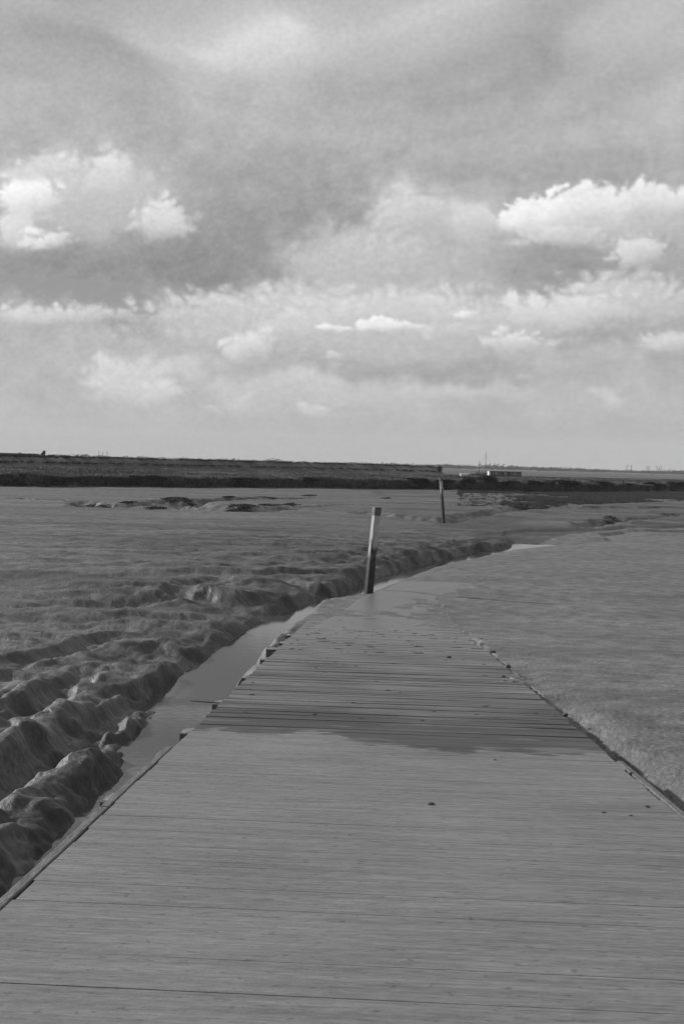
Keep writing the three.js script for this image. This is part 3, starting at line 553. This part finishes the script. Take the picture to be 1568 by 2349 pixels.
const shrubs = [[1118, 1122, 62, 34, 'large rounded dark shrub right of the far post'], [1068, 1122, 44, 30, 'dark shrub just right of the far post top'], [1020, 1121, 50, 20, 'low dark shrub behind the far post'], [950, 1120, 70, 20, 'long low shrub on the marsh edge left of the far post'], [1170, 1127, 44, 18, 'small shrub between the rounded shrub and the houseboat'], [1232, 1129, 70, 22, 'broad low shrub below the houseboat right end'], [1300, 1128, 66, 22, 'dark shrub on the marsh edge right of the houseboat'], [1375, 1126, 60, 22, 'dark shrub on the marsh edge in the right third'], [1430, 1126, 40, 14, 'small low shrub near the right end of the marsh edge'], [1498, 1126, 50, 20, 'dark pointed shrub near the right border'], [1548, 1126, 44, 20, 'last dark shrub of the marsh edge at the right border'], [700, 1119, 80, 16, 'low shrub clump on the marsh edge in the middle'], [560, 1118, 70, 16, 'low shrub clump on the marsh edge left of the middle'], [330, 1117, 90, 18, 'low shrub clump on the marsh edge at the left']];
for (const [u, v, w, h, label] of shrubs) {
  const k = ray(u, v), dir = k.x / -k.z, E = edgeAt(dir); let s = E - 4; while (s - edgeLine(dir * s, s) < 1.2) s += 0.3;
  const x = dir * s, y = ground(x, s), W = w / F * s, H = h * 0.75 / F * s;
  const o = thing('shrub', x, y - 0.15, -s, rr(-0.3, 0.3)); tag(o, label, 'shrub', 'shrubs along the marsh edge');
  mesh('foliage', bush(W, H, W * 0.6, Math.round(500 + W * 260), 0.1), darkLeaf, o); mesh('stem', stems(W, H, 5), stemMat, o);
}

// ---------------------------------------------------------------- sea wall, far shore and what stands there
{
  // a grassed bank across the left and middle, ending at (1015, 1078)
  const line = [[-900, 1040], [-300, 1040], [0, 1047], [250, 1052], [500, 1058], [750, 1064], [900, 1068], [985, 1071], [1008, 1073], [1022, 1082]], pos = [], idx = [], col = [];
  const prof = [[-9, 0], [-5, 0.45], [-1.2, 1], [1.2, 1], [6, 0.3], [9, 0]], N = 400, P = 6;
  const dists = (u) => mix(235, 330, ss(-200, 1020, u));
  for (let i = 0; i <= N; i++) {
    const u = mix(-900, 1022, i / N); let k = 1; while (k < line.length - 1 && u > line[k][0]) k++;
    const v = mix(line[k - 1][1], line[k][1], (u - line[k - 1][0]) / (line[k][0] - line[k - 1][0])), s0 = dists(u), top = atDist(u, v, s0);
    const end = ss(1022, 1004, u);
    for (let j = 0; j < P; j++) { const s = s0 + prof[j][0], x = top[0] * s / s0; pos.push(x, mix(-1.2, top[1] + 0.12 * noise(x * 0.15, j) + 0.1 * noise(x * 0.8, j), prof[j][1] * (0.15 + 0.85 * end)), -s); const c = 0.033 * (1 + 0.4 * fbm(x * 0.1, j * 0.7, 3)); col.push(c, c, c); }
  }
  for (let i = 0; i < N; i++) for (let j = 0; j < P - 1; j++) { const a = i * P + j, b = a + P; idx.push(a, b, b + 1, a, b + 1, a + 1); }
  const g = new THREE.BufferGeometry(); g.setAttribute('position', new THREE.Float32BufferAttribute(pos, 3)); g.setAttribute('color', new THREE.Float32BufferAttribute(col, 3)); g.setIndex(idx); g.computeVertexNormals();
  const wall = thing('sea_wall', 0, 0, 0); tag(wall, 'long dark grassed sea wall along the horizon on the left', 'embankment');
  mesh('bank', g, new THREE.MeshStandardMaterial({ vertexColors: true, roughness: 0.95, side: THREE.DoubleSide }), wall);
  // rough grass and bramble along its crest and face
  const tufts = [];
  for (let i = 0; i < 900; i++) { const u = rr(-60, 1010), s0 = dists(u), j = Math.floor(rr(1, 4)), q = Math.round((u + 900) / 1922 * N) * P + j; const b = bush(rr(0.8, 2.2), rr(0.25, 0.75), 0.8, 26, 0.13); b.translate(pos[q * 3] + rr(-1.5, 1.5), pos[q * 3 + 1] - 0.1, pos[q * 3 + 2]); tufts.push(b); }
  tag(mesh('rough_grass', mergeGeometries(tufts), darkLeaf, wall), null, null, null, 'stuff');
}
function standing(u, v, s) { return atDist(u, v, s); }
{ // bush at the end of the sea wall
  const [x, y, z] = atDist(1007, 1082, 322), o = thing('shrub', x, y - 0.3, z); tag(o, 'square dark bush on the end of the sea wall', 'shrub');
  mesh('foliage', bush(2.3, 2.6, 2, 700, 0.11), darkLeaf, o); mesh('stem', stems(2, 2, 4), stemMat, o);
}
const plain = (v, r = 0.8) => new THREE.MeshStandardMaterial({ color: grey(v), roughness: r });
{ // long low building behind the wall at the far left
  const s = 300, k = s / F, a = atDist(-60, 1062, s), b = atDist(73, 1062, s), L = b[0] - a[0], roofY = atDist(30, 1039.5, s)[1], y0 = -1.2, H = roofY - y0;
  const o = thing('long_shed', (a[0] + b[0]) / 2, y0, -s - 3); tag(o, 'long low flat-roofed building on the skyline at the left border', 'building');
  mesh('wall', box(L, H - 0.3, 6, 0, (H - 0.3) / 2, 0), plain(0.07), o);
  mesh('roof', box(L + 0.5, 0.3, 6.6, 0, H - 0.15, 0), plain(0.05), o);
  for (let i = 0; i < 8; i++) mesh('window', box(1.1, 0.5, 0.1, -L / 2 + 1.6 + i * (L - 3) / 7, H - 0.75, 3.02), plain(0.03, 0.3), o);
}
function tree(u, v0, w, h, s, label) {
  const [x, y, z] = atDist(u, v0, s), W = w / F * s, H = h / F * s, o = thing('tree', x, y, z); tag(o, label, 'tree');
  mesh('crown', bush(W, H, W, 600, W * 0.045 + 0.06), darkLeaf, o);
  mesh('trunk', mergeGeometries([bar([0, -0.5, 0], [0, H * 0.5, 0], 0.16, 0.1, 6), bar([0, H * 0.3, 0], [W * 0.2, H * 0.6, 0.1], 0.08, 0.04, 5), bar([0, H * 0.35, 0], [-W * 0.2, H * 0.65, 0], 0.08, 0.04, 5)]), stemMat, o);
}
tree(99, 1048, 10, 15, 330, 'narrow upright tree on the skyline right of the long building');
tree(86, 1049, 14, 8, 332, 'low round tree between the long building and the upright tree');
tree(115, 1049, 22, 6, 334, 'low spreading tree right of the upright tree');
tree(150, 1050, 20, 5, 336, 'small low tree on the skyline, second bump right of the upright tree');
[['left', 227, 1034], ['middle', 236, 1035], ['right', 246, 1034]].forEach(([w, u, v]) => {
  const a = atDist(u, 1054, 420), b = atDist(u, v, 420), o = thing('mast', a[0], a[1], a[2]); tag(o, `${w} one of three thin masts above the sea wall at the left`, 'mast', 'three masts behind the sea wall');
  mesh('pole', bar([0, -2.5, 0], [0, b[1] - a[1], 0], 0.1, 0.07, 6), plain(0.1), o);
  mesh('crosstree', bar([-0.5, (b[1] - a[1]) * 0.66, 0], [0.5, (b[1] - a[1]) * 0.66, 0], 0.04, 0.04, 5), plain(0.1), o);
});
// houseboat on the marsh with a white end and panelled side
{
  const s = 290, a = atDist(1117, 1093, s), b = atDist(1195, 1094, s), L = b[0] - a[0], o = thing('houseboat', (a[0] + b[0]) / 2, (a[1] + b[1]) / 2 - 0.1, -s, -0.02);
  tag(o, 'long dark houseboat with a white end lying on the marsh', 'houseboat');
  const hull = new THREE.Shape([[-L / 2, 0.45], [-L / 2 + 0.4, -0.3], [L / 2 - 0.5, -0.3], [L / 2 + 0.2, 0.5]].map(([x, y]) => new THREE.Vector2(x, y)));
  const hg = new THREE.ExtrudeGeometry(hull, { depth: 3, bevelEnabled: false }); hg.translate(0, 0, -1.5); mesh('hull', hg, plain(0.06), o);
  mesh('cabin', box(L - 0.9, 1.15, 2.6, 0.2, 1.02, 0), plain(0.09), o);
  mesh('roof', box(L - 0.5, 0.1, 2.9, 0.2, 1.65, 0), plain(0.05), o);
  mesh('end_wall', box(0.5, 1.2, 2.8, -L / 2 + 0.45, 1.03, 0), plain(0.75), o);
  for (let i = 0; i < 9; i++) mesh('panel', box(0.62, 0.85, 0.08, -L / 2 + 1.5 + i * (L - 2.4) / 8.4, 1.05, 1.32), plain(i % 3 === 1 ? 0.2 : i % 2 ? 0.03 : 0.11), o);
}
// two yachts lying behind the marsh, mostly their masts in view
function yacht(u, v0, v1, s, hullTone, label, hullU) {
  const a = atDist(u, v0, s), top = atDist(u, v1, s), o = thing('yacht', a[0], a[1], a[2], 0.1); tag(o, label, 'yacht');
  const sh = new THREE.Shape([[-2.6, 0.75], [-2.2, 0], [1.9, 0], [3.1, 0.95]].map(([x, y]) => new THREE.Vector2(x, y))), g = new THREE.ExtrudeGeometry(sh, { depth: 1.2, bevelEnabled: true, bevelSize: 0.15, bevelThickness: 0.3, bevelSegments: 2 }); g.translate(0, -0.3, -0.6);
  mesh('hull', g, plain(hullTone), o); mesh('cabin', box(1.8, 0.4, 1, -0.2, 0.75, 0), plain(hullTone * 1.1), o);
  mesh('mast', bar([0.3, 0, 0], [0.3, top[1] - a[1], 0], 0.085, 0.06, 8), plain(0.06), o);
  mesh('boom', bar([0.3, 1.2, 0], [-2.2, 1.15, 0], 0.05, 0.05, 6), plain(0.08), o);
  for (const q of [3, -2.4]) mesh('stay', bar([q, 0.7, 0], [0.3, (top[1] - a[1]) * 0.97, 0], 0.012, 0.012, 4), plain(0.08), o);
}
yacht(1096, 1091, 1058, 300, 0.1, 'dark yacht with the shorter mast left of the houseboat');
yacht(1110, 1091, 1037, 305, 0.12, 'dark yacht with the taller mast beside the houseboat white end');
{ // small white dinghy
  const [x, y, z] = atDist(1063, 1091, 285), o = thing('dinghy', x, y - 0.1, z, 0.2); tag(o, 'small white dinghy lying left of the yacht masts', 'dinghy');
  const sh = new THREE.Shape([[-1.1, 0.6], [-1, 0], [0.9, 0], [1.4, 0.75]].map(([p, r]) => new THREE.Vector2(p, r))), g = new THREE.ExtrudeGeometry(sh, { depth: 0.9, bevelEnabled: true, bevelSize: 0.08, bevelThickness: 0.15, bevelSegments: 2 }); g.translate(0, 0, -0.45);
  mesh('hull', g, plain(0.6), o); mesh('thwart', box(0.25, 0.05, 1, 0, 0.66, 0), plain(0.3), o);
}
// far shore: flat land and a ragged line of trees, lost in haze
{
  const list = [], low = leafMat(0.05);
  for (let i = 0; i < 900; i++) { const u = rr(-120, 1700), s = rr(1800, 4400), [x] = atDist(u, 1080, s), g = bush(rr(30, 80), rr(6, 14) * (0.6 + 0.8 * Math.abs(noise(u * 0.02, 2))), 10, 40, 2.6); g.translate(x, -1.4, -s); list.push(g); }
  tag(mesh('distant_woods', mergeGeometries(list), low), 'hazy line of far-off trees and hedges along the horizon', 'trees', null, 'stuff');
}
// dockside cranes far off at the right
[[1441, 1064, 'leftmost of the three faint cranes on the right horizon'], [1484, 1067, 'middle one of the three faint cranes on the right horizon'], [1509, 1066, 'rightmost of the three faint cranes on the right horizon']].forEach(([u, v, label], n) => {
  const s = 4200, b = atDist(u, 1087, s), H = atDist(u, v, s)[1] + 1.4, o = thing('dockside_crane', b[0], -1.4, -s, 0.15 * n); tag(o, label, 'crane', 'cranes on the far shore');
  const m = plain(0.06), q = n === 1 ? 6 : 11;
  for (const x of [-q, q]) for (const z of [-5, 5]) mesh('leg', bar([x, 0, z], [x * 0.9, H * 0.72, z], 1, 0.8, 6), m, o);
  mesh('girder', box(q * 2 + 2, 1.6, 12, 0, H * 0.72, 0), m, o); mesh('brace', box(q * 2, 1.2, 1.2, 0, H * 0.35, 5), m, o);
  mesh('tower', bar([q * 0.8, H * 0.72, 0], [q * 0.8, H, 0], 0.8, 0.6), m, o); mesh('tower', bar([-q * 0.8, H * 0.72, 0], [-q * 0.6, H * 0.98, 0], 0.8, 0.6), m, o);
  mesh('boom', bar([q * 0.8, H * 0.8, 0], [q + 6, H * 0.95, 3], 0.7, 0.4), m, o);
});

scene.updateMatrixWorld(true);
renderer.render(scene, camera);
